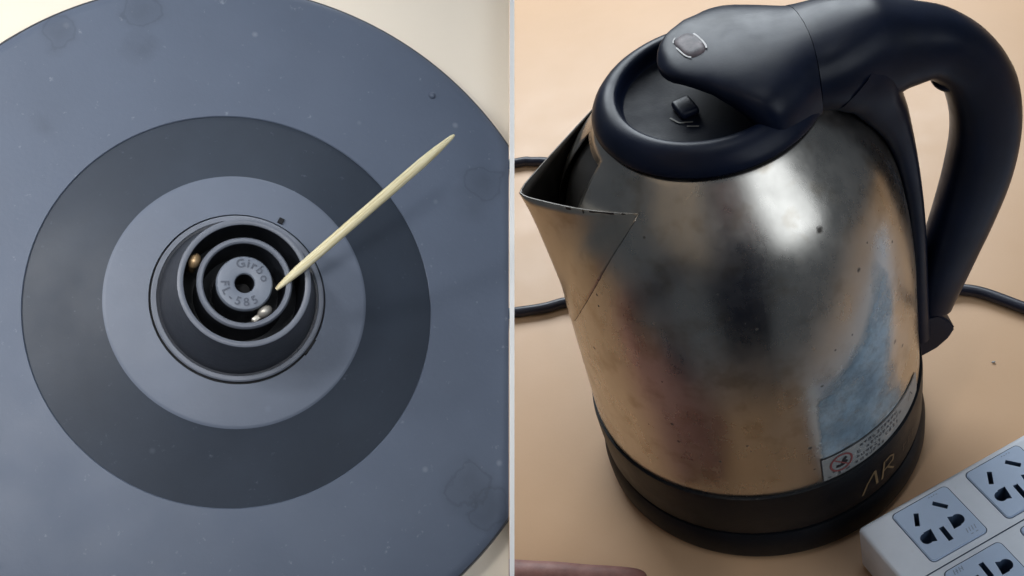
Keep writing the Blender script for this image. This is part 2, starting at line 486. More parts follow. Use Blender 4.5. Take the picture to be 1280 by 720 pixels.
# lid: black rounded ring, dished centre, skirt
LID = kshift(lathe('lid', [(.0325, .2118), (.0333, .2122), (.0339, .2142), (.0343, .2166), (.0349, .2178), (.0360, .2184), (.0380, .2184), (.0405, .2174), (.0430, .2154), (.0450, .2128), (.0460, .2106), (.0460, .2096), (.0445, .2085), (.0428, .2075), (.0428, .200), (.0325, .200)], M['black'], K, 160, True, angle=50))
lathe('lid_dish', [(0, .2108), (.020, .2110), (.0300, .2115), (.0327, .2121)], M['dish_shade'], LID, 128)
bm = rbox_bm(.0080, .0105, .0036, .0014, 3)
o = from_bm('lid_catch', bm, M['black'], LID, True, 40); o.location = (-.0086, -.0062, .2126); o.rotation_euler = (0, 0, R(20))
bm = bmesh.new()
for pts in ([(-.0150, -.0155), (-.0118, -.0195), (-.0065, -.0205)], [(-.0090, -.0225), (-.0045, -.0238)]):
    ribbon(bm, pts, .0007, lambda x, y, o_: Vector((x, y + .0062, .2110 + o_)), .0004)
from_bm('scuff_mark', bm, M['scuff'], LID, False)

# lid cover (petal over the rear of the lid), in the handle frame
def hf(x, y, z): return hx * x + hy * y + hz * z
def cover_w(x):
    tab = [(-.0155, .0), (-.0152, .0035), (-.0142, .0075), (-.0122, .0115), (-.009, .0157), (-.004, .0203), (.0, .0240), (.006, .0290), (.011, .0340), (.016, .0372), (.021, .0378), (.027, .0352), (.032, .0318), (.037, .0276), (.0386, .0264)]
    for (a, b), (c_, d_) in zip(tab, tab[1:]):
        if x <= c_: return b + (d_ - b) * (x - a) / (c_ - a)
    return tab[-1][1]
def tabv(tab, x):
    for (a, b), (c_, d_) in zip(tab, tab[1:]):
        if x <= c_: return b + (d_ - b) * (x - a) / (c_ - a)
    return tab[-1][1]
def cover_top(x): return tabv([(-.0155, .2272), (-.013, .2300), (-.009, .2316), (.0, .2328), (.02, .2332), (.037, .2325)], x)
def cover_yc(x): return tabv([(-.0155, .0065), (-.006, .0058), (.004, .0035), (.014, .0008), (.02, 0), (.037, 0)], x)
def cover_edge(x): return tabv([(-.0155, .2262), (-.009, .2282), (.0, .2274), (.008, .2234), (.014, .2190), (.020, .2145), (.027, .2116), (.037, .2105)], x)
def cover_bot(x): return tabv([(-.0155, .2246), (-.009, .2264), (.0, .2254), (.008, .2206), (.014, .2150), (.020, .2108), (.027, .2092), (.037, .2085)], x)
xs = [-.0155, -.0152, -.0147, -.0138, -.0122, -.0105, -.0085, -.006, -.003, 0, .003, .006, .009, .012, .0145, .017, .0195, .022, .025, .028, .031, .034, .0365, .0386]
secs = []
for x in xs:
    w_ = max(cover_w(x), .0004); zt, ze, zb = cover_top(x), cover_edge(x), cover_bot(x)
    row = []
    n = 26
    seam = lambda y: .0022 * (1 - (y / .027) ** 2) * max(0, (x - .015) / .0215)
    for k in range(n + 1):
        a = pi * k / n
        cy = cos(a); sy = max(0, sin(a))
        y = w_ * math.copysign(abs(cy) ** .80, cy)
        z = ze + (zt - ze) * sy ** .60
        row.append(hf(x + seam(y), y + cover_yc(x), z))
    row.append(hf(x, -w_ * .97 + cover_yc(x), zb)); row.append(hf(x, w_ * .97 + cover_yc(x), zb))
    secs.append(row)
CV = kshift(from_bm('lid_cover', loft_bm(secs), M['black'], K, True, 48))
# worn oval emblem with a chipped pale rim on the cover
def cov_surf(x, y):
    w_ = cover_w(x); zt, ze = cover_top(x), cover_edge(x)
    q = min(1, abs(y - cover_yc(x)) / w_) ** (1 / .80)
    return ze + (zt - ze) * math.sqrt(max(0, 1 - q * q)) ** .60
bm = bmesh.new(); ctr = (-.0020, .0062); n = 40; rows = []
def emb(u, k):
    a = 2 * pi * k / n
    lx, ly = .0046 * math.copysign(abs(cos(a)) ** .7, cos(a)) * u, .0086 * math.copysign(abs(sin(a)) ** .7, sin(a)) * u
    x = ctr[0] + lx * cos(R(14)) - ly * sin(R(14)); y = ctr[1] + lx * sin(R(14)) + ly * cos(R(14))
    return x, y
cv = bm.verts.new(hf(*ctr, cov_surf(*ctr) + .0004))
for u, o_ in ((.5, .00045), (.92, .0004), (1.0, -.0003)):
    rows.append([bm.verts.new(hf(*emb(u, k), cov_surf(*emb(u, k)) + o_)) for k in range(n)])
for k in range(n): bm.faces.new((cv, rows[0][k], rows[0][(k + 1) % n]))
for a, b in zip(rows, rows[1:]):
    for k in range(n): bm.faces.new((a[k], b[k], b[(k + 1) % n], a[(k + 1) % n]))
EM = from_bm('emblem', bm, M['emblem'], CV, True, 60)
bm = bmesh.new()
for k0, k1, wd in ((35, 44, .0007), (12, 17, .0005), (19, 27, .0006)):
    pts = [emb(1.02, k) for k in range(k0, k1)]
    ribbon(bm, pts, wd, lambda x, y, o_: hf(x, y, cov_surf(x, y) + o_), .0005, 1)
o = from_bm('emblem_rim', bm, M['emblem_rim'], CV, False)

# handle
HP = [(.0390, .2172, .0154, .0262), (.052, .2148, .0190, .0242), (.066, .2118, .0208, .0196), (.080, .2098, .0165, .0158), (.0925, .2055, .0137, .0138), (.1035, .1935, .0134, .0128),
      (.1100, .1775, .0139, .0125), (.1118, .157, .0140, .0124), (.1090, .135, .0142, .0122), (.1035, .114, .0135, .0118), (.0965, .092, .0122, .0115), (.0910, .074, .0108, .0112), (.0880, .060, .0085, .0105)]
H = catmull(HP, 7)
secs = []; n = 28
for i, p in enumerate(H):
    q0, q1 = H[max(i - 1, 0)], H[min(i + 1, len(H) - 1)]
    d = Vector((q1[0] - q0[0], q1[1] - q0[1])).normalized(); nv = Vector((-d.y, d.x)) if i else Vector((0, 1))
    row = []
    for k in range(n):
        a = 2 * pi * k / n
        ct, st = cos(a), sin(a)
        e = .82
        ww = p[3] * math.copysign(abs(ct) ** e, ct); tt = p[2] * math.copysign(abs(st) ** e, st)
        sx = p[0] + nv.x * tt; sz = p[1] + nv.y * tt
        if i == 0: sx += .0022 * (1 - (ww / p[3]) ** 2)
        row.append(hf(sx, ww, sz))
    secs.append(row)
HD = kshift(from_bm('handle', loft_bm(secs), M['black'], K, True, 60))
# the mounting strip that follows the steel wall below the handle
SP = [(.0470, .2065), (.0540, .2000), (.0605, .1915), (.0668, .1815), (.0712, .1710), (.0745, .158), (.0768, .143), (.0784, .125), (.0790, .105), (.0790, .085), (.0790, .066), (.0790, .046)]
SW = [.0245, .0225, .0200, .0178, .0160, .0148, .0140, .0134, .0130, .0128, .0126, .0120]
secs = []
ST = [.0150, .0138, .0104, .0080, .0063, .0053, .0047, .0044, .0044, .0045, .0046, .0048]
Q = catmull([(a[0] + (t_ - .005) * .7, a[1] + (t_ - .005) * .5, b, t_) for a, b, t_ in zip(SP, SW, ST)], 5)
for i, p in enumerate(Q):
    q0, q1 = Q[max(i - 1, 0)], Q[min(i + 1, len(Q) - 1)]
    d = Vector((q1[0] - q0[0], q1[1] - q0[1])).normalized(); nv = Vector((-d.y, d.x))
    row = []
    for k in range(20):
        a = 2 * pi * k / 20
        ww = p[2] * math.copysign(abs(cos(a)) ** .7, cos(a)); tt = p[3] * math.copysign(abs(sin(a)) ** .7, sin(a))
        wrap = -(ww * ww) / (2 * .078) * .9
        row.append(hf(p[0] + .0012 + nv.x * tt + wrap, ww, p[1] + nv.y * tt))
    secs.append(row)
o = from_bm('mounting_strip', loft_bm(secs), M['black'], HD, True, 60)
# thumb nub beneath the top of the grip
bm = bmesh.new(); bmesh.ops.create_uvsphere(bm, u_segments=20, v_segments=12, radius=1)
bmesh.ops.scale(bm, vec=(.0062, .0065, .0040), verts=bm.verts)
o = from_bm('grip_nub', bm, M['black'], HD); o.location = hf(.0945, -.002, .1885); o.rotation_euler = (0, R(25), R(8))
# on/off lever at the foot of the handle
lev = [(.0770, .0600), (.0880, .0595), (.0925, .0540), (.0955, .0470), (.0925, .0415), (.0870, .0365), (.0800, .0335), (.0770, .0330)]
bm = bmesh.new()
a = [bm.verts.new(hf(x, -.0095, z)) for x, z in lev]; b = [bm.verts.new(hf(x, .0095, z)) for x, z in lev]
bm.faces.new(a); bm.faces.new(b[::-1])
for k in range(len(lev)): bm.faces.new((a[k], b[k], b[(k + 1) % len(lev)], a[(k + 1) % len(lev)]))
bmesh.ops.bevel(bm, geom=bm.edges[:], offset=.0009, segments=2, affect='EDGES')
kshift(from_bm('switch_lever', bm, M['black'], K, True, 30))

# film, warning label and printing wrapped on the body
RB = .0768
def s_surf(s, z, off):                       # s = arc length, measured at the band radius
    return on_body(math.degrees(s / RB), z, off)
def az_s(az): return R(az) * RB
def patch(rows, nu, off):
    bm = bmesh.new(); rs = []
    for z, a0, a1 in rows: rs.append([bm.verts.new(on_body(a0 + (a1 - a0) * k / nu, z, off)) for k in range(nu + 1)])
    for a, b in zip(rs, rs[1:]):
        for k in range(nu): bm.faces.new((a[k], a[k + 1], b[k + 1], b[k]))
    return bm
ctrl = [(.0660, -73.4, -31), (.072, -73.6, -33.5), (.080, -73.5, -37), (.0985, -73, -40), (.106, -72, -39.5), (.111, -69, -39.2), (.116, -63, -38.8), (.122, -58, -38), (.134, -51.5, -36), (.143, -48.5, -37), (.150, -46.5, -39.5), (.156, -45, -42)]
rows = []
for (z0, a0, b0), (z1, a1, b1) in zip(ctrl, ctrl[1:]):
    k = 5
    for i in range(k):
        u = i / k; rows.append((z0 + (z1 - z0) * u, a0 + (a1 - a0) * u + .35 * random.uniform(-1, 1), b0 + (b1 - b0) * u + .35 * random.uniform(-1, 1)))
rows.append(ctrl[-1])
FM = kshift(from_bm('protective_film', patch(rows, 24, .00025), M['film'], K))
wa = FM.data.attributes.new('wear', 'FLOAT', 'POINT')            # how much of the film is still stuck on
for i, q in enumerate(wa.data):
    rI, cI = divmod(i, 25); u = cI / 24; zr = rows[rI][0]
    soft = .05 if zr < .104 else .30
    e0 = min(1, u / soft + .02); e1 = min(1, (1 - u) / .22); e2 = min(1, (.158 - zr) / .030)
    q.value = max(0, min(1, e0 * e1 * e2))
rows = [(z, -73.5, -24) for z in (.0502, .052, .055, .058, .061)] + [(.0640, -73.5, -24.5), (.0655, -73.5, -27)]
LB = kshift(from_bm('warning_label', patch(rows, 40, .00035), M['label'], K))
bm = bmesh.new()
ribbon(bm, [(az_s(-73.3), .0655), (az_s(-55), .0652), (az_s(-40), .0648), (az_s(-27), .0648)], .00045, s_surf, .00055, 8)
ribbon(bm, [(az_s(-73.4), .0500), (az_s(-73.4), .0655)], .00035, s_surf, .00055, 4)
from_bm('label_border', bm, M['ink'], LB, False)
bm = bmesh.new()
cs, cz = az_s(-66.6), .0585
ribbon(bm, [(cs + .0052 * cos(2 * pi * k / 30), cz + .0050 * sin(2 * pi * k / 30)) for k in range(31)], .0010, s_surf, .00058, 1)
ribbon(bm, [(cs - .0036, cz + .0036), (cs + .0036, cz - .0036)], .0007, s_surf, .00062, 3)
from_bm('prohibition_ring', bm, M['red_ink'], LB, False)
bm = bmesh.new()
ribbon(bm, [(cs - .0026, cz - .0014), (cs - .001, cz - .0020), (cs + .0012, cz - .0016), (cs + .0028, cz - .0002)], .0017, s_surf, .00056, 3)
ribbon(bm, [(cs + .0004, cz - .0010), (cs + .0014, cz + .0012), (cs + .0026, cz + .0022)], .0016, s_surf, .00057, 3)
from_bm('pictogram', bm, M['black_ink'], LB, False)
bm = bmesh.new()
rnd = random.Random(3)
def glyph(s, z, h):
    w_ = h * .9
    for _ in range(5):
        if rnd.random() < .55:
            zz = z + rnd.choice((.1, .35, .6, .85)) * h; ribbon(bm, [(s + rnd.uniform(0, .3) * w_, zz), (s + rnd.uniform(.6, 1) * w_, zz)], .00028, s_surf, .00056, 1)
        else:
            ss = s + rnd.choice((.15, .5, .85)) * w_; ribbon(bm, [(ss, z + rnd.uniform(0, .3) * h), (ss + rnd.uniform(-.1, .1) * w_, z + rnd.uniform(.6, 1) * h)], .00028, s_surf, .00056, 1)
for row, (zz, a0, a1) in enumerate(((.0612, -59.5, -41), (.0580, -60.5, -38.5), (.0548, -61, -42), (.0518, -61.5, -50))):
    s = az_s(a0)
    while s < az_s(a1):
        if rnd.random() > .08: glyph(s, zz, .0021)
        s += .0025
for k in range(3): glyph(az_s(-72 + 3.4 * k), .0508 + .0002 * k, .0022)
glyph(az_s(-70), .0535, .0018)
ribbon(bm, [(az_s(-33.5), .0575), (az_s(-31.5), .0612), (az_s(-29.8), .0570)], .0005, s_surf, .00056, 2)
from_bm('label_print', bm, M['ink'], LB, False)
def b_surf(s, z, off):
    r = tabv([(.0225, .0774), (.034, .0780), (.046, .0783)], z) + off
    return Vector((r * cos(s / RB), r * sin(s / RB), z))
bm = bmesh.new(); wd = .0011
ribbon(bm, [(az_s(-60.2), .0262), (az_s(-58.0), .0330), (az_s(-54.6), .0388)], wd, b_surf, .0003, 4)
ribbon(bm, [(az_s(-54.6), .0388), (az_s(-53.6), .0275)], wd * 1.25, b_surf, .0003, 4)
ribbon(bm, [(az_s(-51.4), .0275), (az_s(-50.2), .0392), (az_s(-47.2), .0396), (az_s(-45.4), .0380), (az_s(-45.8), .0350), (az_s(-50.4), .0332)], wd, b_surf, .00035, 3)
ribbon(bm, [(az_s(-48.6), .0336), (az_s(-45.4), .0280)], wd, b_surf, .0004, 3)
kshift(from_bm('brand_lettering', bm, M['gold'], K, False))
bm = bmesh.new()
for a0 in (-39.5, -36.0, -32.6):
    for k in range(2):
        z0 = .0318 + .003 * k
        ribbon(bm, [(az_s(a0 + rnd.uniform(-.3, .3)), z0), (az_s(a0 + 2.2), z0 + rnd.uniform(-.0004, .0010))], .0006, b_surf, .0003, 2)
    ribbon(bm, [(az_s(a0), .0310), (az_s(a0 + .4), .0362)], .0006, b_surf, .00035, 2)
kshift(from_bm('faded_lettering', bm, M['gold_faint'], K, False))

# ------------------------------------------------------------------ power cord
whole = [(-.052, .056, .008), (-.062, .074, .006), (-.075, .095, .0045), (-.0946, .1068, .0034), (-.111, .1058, .0032), (-.1278, .1062, .0032), (-.18, .109, .0032), (-.235, .145, .0032), (-.235, .20, .0032), (-.18, .240, .0032), (-.1282, .2422, .0032), (-.1175, .2405, .0032), (-.1042, .2355, .0032), (-.07, .215, .0032), (-.03, .170, .0032), (.02, .128, .0032), (.065, .096, .0032), (.1035, .0712, .0032), (.1132, .0688, .0032), (.1241, .0633, .0032), (.1404, .0491, .0032), (.1540, .0375, .0032), (.178, .0260, .0032), (.212, .0310, .0032), (.26, .065, .0032), (.34, .12, .0032), (.46, .14, .0032)]
bm = tube_bm(catmull(whole, 6), .0031, 14)
cd = from_bm('power_lead', bm, M['cable'], None, True, 60)
cd['label'] = 'black power cord looping across the table behind the kettle'; cd['category'] = 'cord'

# ------------------------------------------------------------------ power strip
L = Vector((.90516, .42507, 0)); Wd = Vector((.42507, -.90516, 0))
PS = thing('power_strip', 'white power strip with rows of pale blue outlets beside the kettle', 'power strip')
ps_m = Matrix((L, -Wd, Vector((0, 0, 1)))).transposed()
mm = ps_m.to_4x4(); mm.translation = Vector((.03297, -.08751, 0)); PS.matrix_world = mm
HT = .032
LEN = .30; WID = .0700
bm = rbox_bm(LEN, WID, HT - .003, .0022, 3, (LEN / 2, -WID / 2, .003 + (HT - .003) / 2))
SBOX = from_bm('case', bm, M['strip_white'], PS, True, 40)
bm = rbox_bm(LEN - .004, WID - .004, .004, .001, 1, (LEN / 2, -WID / 2, .002))
from_bm('case_bottom', bm, M['strip_white'], PS, True, 40)

def prism(poly, z0, z1, bm=None):
    bm = bm or bmesh.new()
    a = [bm.verts.new((x, y, z0)) for x, y in poly]; b = [bm.verts.new((x, y, z1)) for x, y in poly]
    bm.faces.new(a[::-1]); bm.faces.new(b)
    for k in range(len(poly)): bm.faces.new((a[k], a[(k + 1) % len(poly)], b[(k + 1) % len(poly)], b[k]))
    return bm
def rect(p0, p1, wd):
    p0, p1 = Vector(p0), Vector(p1); d = (p1 - p0).normalized(); n = Vector((-d.y, d.x)) * wd / 2
    return [tuple(p0 + n), tuple(p0 - n), tuple(p1 - n), tuple(p1 + n)]
def circ(c_, r, n=20): return [(c_[0] + r * cos(2 * pi * k / n), c_[1] + r * sin(2 * pi * k / n)) for k in range(n)]
def rrect(x0, y0, x1, y1, r, n=6):
    out = []
    for cx, cy, a0 in ((x1 - r, y1 - r, 0), (x0 + r, y1 - r, 90), (x0 + r, y0 + r, 180), (x1 - r, y0 + r, 270)):
        for k in range(n + 1): out.append((cx + r * cos(R(a0 + 90 * k / n)), cy + r * sin(R(a0 + 90 * k / n))))
    return out
def cut(o, cutters):
    dg = None
    for b2 in cutters:
        bmesh.ops.recalc_face_normals(b2, faces=b2.faces)
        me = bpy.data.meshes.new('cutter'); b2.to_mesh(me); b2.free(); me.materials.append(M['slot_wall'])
        c_ = bpy.data.objects.new('cutter', me); COL.objects.link(c_); c_.parent = o.parent
        c_.matrix_world = o.parent.matrix_world if o.parent else Matrix()
        md = o.modifiers.new('cut', 'BOOLEAN'); md.operation = 'DIFFERENCE'; md.object = c_; md.solver = 'EXACT'; md.material_mode = 'TRANSFER'
        bpy.context.view_layer.update()
        dg = bpy.context.evaluated_depsgraph_get()
        new = bpy.data.meshes.new_from_object(o.evaluated_get(dg))
        o.modifiers.clear(); old = o.data; o.data = new; new.name = o.name
        bpy.data.objects.remove(c_); bpy.data.meshes.remove(old)
    o.data.shade_smooth(); o.data.set_sharp_from_angle(angle=R(30))
# outlet plate: local x along the strip, y across (negative = towards the viewer), origin at its back left corner
PL = .0282
def plate_mesh(flip=False):
    """flip turns the plate end for end, as the second row is set"""
    f = (lambda p: (PL - p[0], -PL - p[1])) if flip else (lambda p: p)
    mm_ = .001
    def P(x, y): return f((x * mm_ - .0153, -(y * mm_ - .0033)))
    bm = prism(rrect(0, -PL, PL, 0, .0022), HT - .0012, HT + .0007)
    return f, P, bm
holes = dict(a=((24.4, 8.3), (21.0, 13.9)), b=((33.2, 7.9), (37.3, 13.0)), c=((28.7, 19.6), (28.2, 27.0)))
def outlet(x0, y0, flip, label=None):
    f, P, bm = plate_mesh(flip)
    bmesh.ops.recalc_face_normals(bm, faces=bm.faces)
    top = [e for e in bm.edges if all(v.co.z > HT for v in e.verts)]
    bmesh.ops.bevel(bm, geom=top, offset=.0004, segments=2, affect='EDGES')
    bmesh.ops.translate(bm, vec=(x0, y0, 0), verts=bm.verts)
    o = from_bm('outlet', bm, M['outlet'], PS, True, 30)
    off = Vector((x0, y0))
    sh = lambda poly: [(p[0] + x0, p[1] + y0) for p in poly]
    z0, z1 = HT - .0105, HT + .004
    cs_ = []
    for k, wd in (('a', .0021), ('b', .0021), ('c', .0023)):
        cs_.append(prism(sh(rect(P(*holes[k][0]), P(*holes[k][1]), wd)), z0, z1))
    for ctr_, ap, side in (((20.3, 20.9), (24.4, 17.0), 1), ((36.9, 20.3), (33.6, 23.0), -1)):
        cs_.append(prism(sh(circ(P(*ctr_), .0027)), z0, z1))
        tri = [P(ctr_[0] + .6 * side, ctr_[1] - 3.1 * side), P(ctr_[0] + 4.4 * side, ctr_[1] - 3.0 * side), P(ctr_[0] + 3.0 * side, ctr_[1] + 3.4 * side), P(ctr_[0] + .2 * side, ctr_[1] + 2.0 * side)]
        cs_.append(prism(sh(tri), z0 + .0006, z1 - .0005))
    return o, cs_, P, sh
case_cuts = []
outs = [(.0153 + .0384 * k, -.0033, False) for k in range(7)] + [(.0155 + .0384 * k, -.0378, True) for k in range(7)]
for (x0, y0, fl) in outs:
    o, cs_, P, sh = outlet(x0, y0, fl)
    for b in cs_: case_cuts.append(b.copy())
    cut(o, cs_)
    # moulded marks: tiny raised strokes, too small to read
    bm = bmesh.new()
    srf = lambda x, y, o_: Vector((x + x0, y + y0, HT + .0007 + o_))
    for k in range(4):
        q = P(33.4 + k * 1.25, 5.0); ribbon(bm, [q, (q[0] + .0007, q[1] + .0002 * (-1) ** k)], .0004, srf, .00012, 1)
    for k in range(4):
        q = P(36.0 + k * 1.35, 28.0); ribbon(bm, [q, (q[0] + .0006, q[1] + .0022)], .0004, srf, .00012, 1)
    for k in range(2):
        q = P(36.6 + k * 2.4, 29.2); ribbon(bm, [q, (q[0] + .0012, q[1])], .0004, srf, .00014, 1)
    from_bm('moulded_mark', bm, M['print_grey'], o, False)['kind'] = 'stuff'
# the groove between the two rows and shallow seats round the plates
bm = prism([(-.01, -.0353), (-.01, -.0347), (.32, -.0347), (.32, -.0353)], HT - .0006, HT + .004)
case_cuts.append(bm)
for (x0, y0, fl) in outs:
    case_cuts.append(prism(rrect(x0 - .0004, y0 - PL - .0004, x0 + PL + .0004, y0 + .0004, .0025), HT - .0010, HT + .004))
NSEAT = len(outs) + 1
cut(SBOX, case_cuts[-NSEAT:])
cut(SBOX, case_cuts[:-NSEAT])

# tiny crumb on the table
bm = bmesh.new(); bmesh.ops.create_icosphere(bm, subdivisions=2, radius=.0007)
for v in bm.verts: v.co *= 1 + rnd.uniform(-.25, .25)
bmesh.ops.scale(bm, vec=(1.3, .8, .6), verts=bm.verts)
cr = from_bm('crumb', bm, M['label'], None)
cr.location = (.1177, .0188, .0006); cr['label'] = 'tiny white crumb lying on the bare tan table'; cr['category'] = 'crumb'

# ================================================================== LEFT: the bare power base on the cream board
EX = Vector((.87754964, .21342138, -.42936924)); EZ = Vector((.47572586, -.4994616, .72403247)).normalized()
EY = EZ.cross(EX).normalized(); EX = EY.cross(EZ)
BM3 = Matrix((EX, EY, EZ)).transposed()
BO = Vector((-.11259906, -.20613827, .33376963))
BD = thing('display_board', 'cream board with a white divider rail that the bare base lies on', 'board', BO + EZ * -.006, BM3)
def edge_x(y, h, u):        # long sides of the divider between the two views, along camera sight lines
    a = {637: ((.07651, .13129, .06067, -.09968), (.07034, .11958, .05546, -.09742)), 643: ((.07789, .13145, .06182, -.09979), (.07164, .11973, .05654, -.09752))}[u]
    f = lambda q: q[2] + (q[0] - q[2]) * (y - q[3]) / (q[1] - q[3])
    return f(a[0]) + (f(a[1]) - f(a[0])) * (h + .006) / .018
y0, y1 = -.150, .215
def quad_prism(xl, xr, h0, h1):
    bm = bmesh.new()
    v = {}
    for h in (h0, h1):
        for y in (y0, y1):
            v[(h, y, 0)] = bm.verts.new((xl(y, h), y, h + .006)); v[(h, y, 1)] = bm.verts.new((xr(y, h), y, h + .006))
    q = lambda *k: bm.faces.new([v[x] for x in k])
    q((h0, y0, 0), (h0, y0, 1), (h0, y1, 1), (h0, y1, 0)); q((h1, y0, 0), (h1, y0, 1), (h1, y1, 1), (h1, y1, 0))
    q((h0, y0, 0), (h0, y0, 1), (h1, y0, 1), (h1, y0, 0)); q((h0, y1, 0), (h0, y1, 1), (h1, y1, 1), (h1, y1, 0))
    q((h0, y0, 0), (h0, y1, 0), (h1, y1, 0), (h1, y0, 0)); q((h0, y0, 1), (h0, y1, 1), (h1, y1, 1), (h1, y0, 1))
    return bm
from_bm('panel', quad_prism(lambda y, h: -.30, lambda y, h: edge_x(y, -.006, 637) - .0002, -.014, -.006), M['cream'], BD, False)  # panel carried on out of view to keep the fill spots off the table
from_bm('divider_rail', quad_prism(lambda y, h: edge_x(y, h, 637), lambda y, h: edge_x(y, h, 643), -.014, .0035), M['white_edge'], BD, False)
# stand behind it
inv = Matrix.Identity(4); mm = BM3.to_4x4(); mm.translation = BO + EZ * -.006; inv = mm.inverted()
topw = BO + EZ * -.0145 + EX * -.035 + EY * .02
bm = tube_bm([inv @ Vector((topw.x - .004, topw.y + .004, .006)), inv @ topw], .006, 12, upv=Vector((1, 0, 0)))
from_bm('post', bm, M['black'], BD, True, 40)
bm = lathe_bm([(0, 0), (.045, 0), (.047, .002), (.045, .006), (0, .006)], 48)
o = from_bm('foot', bm, M['black'], BD, True, 40); o.matrix_parent_inverse = Matrix(); o.matrix_basis = inv @ Matrix.Translation((topw.x - .004, topw.y + .004, 0.0005))

PB = thing('kettle_dock', 'bare grey kettle base with exposed round connector lying on cream board', 'kettle base', BO, BM3)
bm = lathe_bm([(.0, -.0055), (.0785, -.0055), (.0800, -.0035), (.0802, -.0018), (.0799, -.0006), (.0790, .0), (.0775, .0004), (.066, .0014), (.0560, .0020), (.0462, .0027), (.0455, .00275), (.0453, .00255)], 192)
# the part of the disc beyond the rail is cut away
pa = Vector((edge_x(0, -.006, 637) - .0002, 0, -.006)); pb = Vector((edge_x(.05, -.006, 637) - .0002, .05, -.006)); pc = Vector((edge_x(0, .012, 637) - .0002, 0, .012))
nn = (pb - pa).cross(pc - pa).normalized()
if nn.x < 0: nn = -nn
r_ = bmesh.ops.bisect_plane(bm, geom=bm.verts[:] + bm.edges[:] + bm.faces[:], plane_co=pa, plane_no=nn, clear_outer=True)
from_bm('base_shell', bm, M['base_grey'], PB, True, 30)
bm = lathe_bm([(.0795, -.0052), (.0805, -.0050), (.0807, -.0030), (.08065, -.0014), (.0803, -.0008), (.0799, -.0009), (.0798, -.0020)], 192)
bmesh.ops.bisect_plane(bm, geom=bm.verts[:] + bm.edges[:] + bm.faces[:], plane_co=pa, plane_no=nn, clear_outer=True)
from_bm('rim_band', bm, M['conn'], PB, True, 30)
bm = bmesh.new(); bmesh.ops.create_uvsphere(bm, u_segments=12, v_segments=8, radius=.0009)
o = from_bm('moulding_nub', bm, M['base_grey'], PB); o.location = (.049, .0535, .0008)
lathe('dark_ring', [(.0453, .0024), (.0425, .0034), (.036, .0058), (.0300, .0082), (.0287, .0088)], M['base_dark'], PB, 160)
lathe('inner_plate', [(.0287, .0088), (.0283, .0091), (.0279, .0092), (.0245, .0098), (.0200, .0106), (.0192, .0107), (.0191, .0098)], M['base_inner'], PB, 160)
lathe('gap_ring', [(.0193, .0099), (.0184, .0099)], M['void'], PB, 96)
CN = lathe('connector', [(.0186, .0095), (.0186, .0112), (.0183, .0114), (.0176, .0114), (.0170, .0113), (.0158, .0150), (.0146, .0200), (.0140, .0248), (.01385, .0258)], M['conn'], PB, 128)
lathe('collar_lip', [(.0187, .0108), (.0187, .0114), (.0184, .01165), (.0176, .01165), (.0174, .0113)], M['conn_lip'], CN, 128)
lathe('outer_lip', [(.01385, .0257), (.0138, .0260), (.0135, .0262), (.0129, .0262), (.0126, .0260), (.01255, .0257)], M['conn_lip'], CN, 128)
lathe('outer_well', [(.01255, .0257), (.0124, .0150), (.0124, .0120), (.0099, .0120), (.00985, .0150), (.0098, .0252)], M['well'], CN, 96)
lathe('middle_lip', [(.0099, .0252), (.0098, .0257), (.0095, .0260), (.0089, .0260), (.0086, .0257), (.00855, .0252)], M['conn_lip'], CN, 128)
lathe('inner_well', [(.00855, .0252), (.0084, .0150), (.0084, .0125), (.0060, .0125), (.0060, .0150), (.0059, .0243)], M['well'], CN, 96)
HB = lathe('hub', [(.0059, .0243), (.00585, .0250), (.0056, .0254), (.0053, .0255), (.0027, .0255), (.0022, .0253), (.0020, .0248)], M['hub'], CN, 96)
lathe('hub_hole', [(.0020, .0249), (.0019, .0170), (0, .0170)], M['void'], CN, 48)
for az_, s_, r0, up_out, size in [(a, ch, .0042, True, .0021) for a, ch in zip((101, 79, 62, 40, 14), 'Girbo')] + [(a, ch, .0042, False, .0020) for a, ch in zip((180, 203, 226, 249, 273, 298), 'FL-585')]:
    cu = bpy.data.curves.new('letter', 'FONT'); cu.body = s_; cu.size = size * 1.25; cu.extrude = .00012; cu.align_x = 'CENTER'; cu.align_y = 'CENTER'; cu.resolution_u = 3; cu.offset = .00003
    tmp = bpy.data.objects.new('letter', cu); COL.objects.link(tmp)
    bpy.context.view_layer.update()
    me = bpy.data.meshes.new_from_object(tmp.evaluated_get(bpy.context.evaluated_depsgraph_get()))
    bpy.data.objects.remove(tmp)
    me.materials.clear()
    o = link('letter', me, M['hub_text'], HB, False)
    o.location = (r0 * cos(R(az_)), r0 * sin(R(az_)), .02556)
    o.rotation_euler = (0, 0, R(az_ - 90) if up_out else R(az_ + 90))
# contact springs: folded metal strips with round tips
def pin(name, x, y, h, ang, mat, wide):
    bm = bmesh.new()
    bmesh.ops.create_uvsphere(bm, u_segments=20, v_segments=12, radius=1)
    bmesh.ops.scale(bm, vec=(.0017, .0012, .0016), verts=bm.verts)
    bmesh.ops.translate(bm, vec=(0, 0, 0), verts=bm.verts)
    b2 = rbox_bm(.0024, .0016, .0060, .0004, 2, (0, .0002, -.0036), bm)
    if wide: rbox_bm(.0030, .0013, .0018, .0004, 2, (-.0016, -.0001, -.0012), bm)
    o = from_bm(name, bm, mat, CN, True, 40); o.location = (x, y, h); o.rotation_euler = (0, 0, R(ang))
pin('contact_pin', -.0101, .0050, .0240, 64, M['brass'], False)
pin('contact_pin', .0042, -.0058, .0236, 34, M['tin'], True)
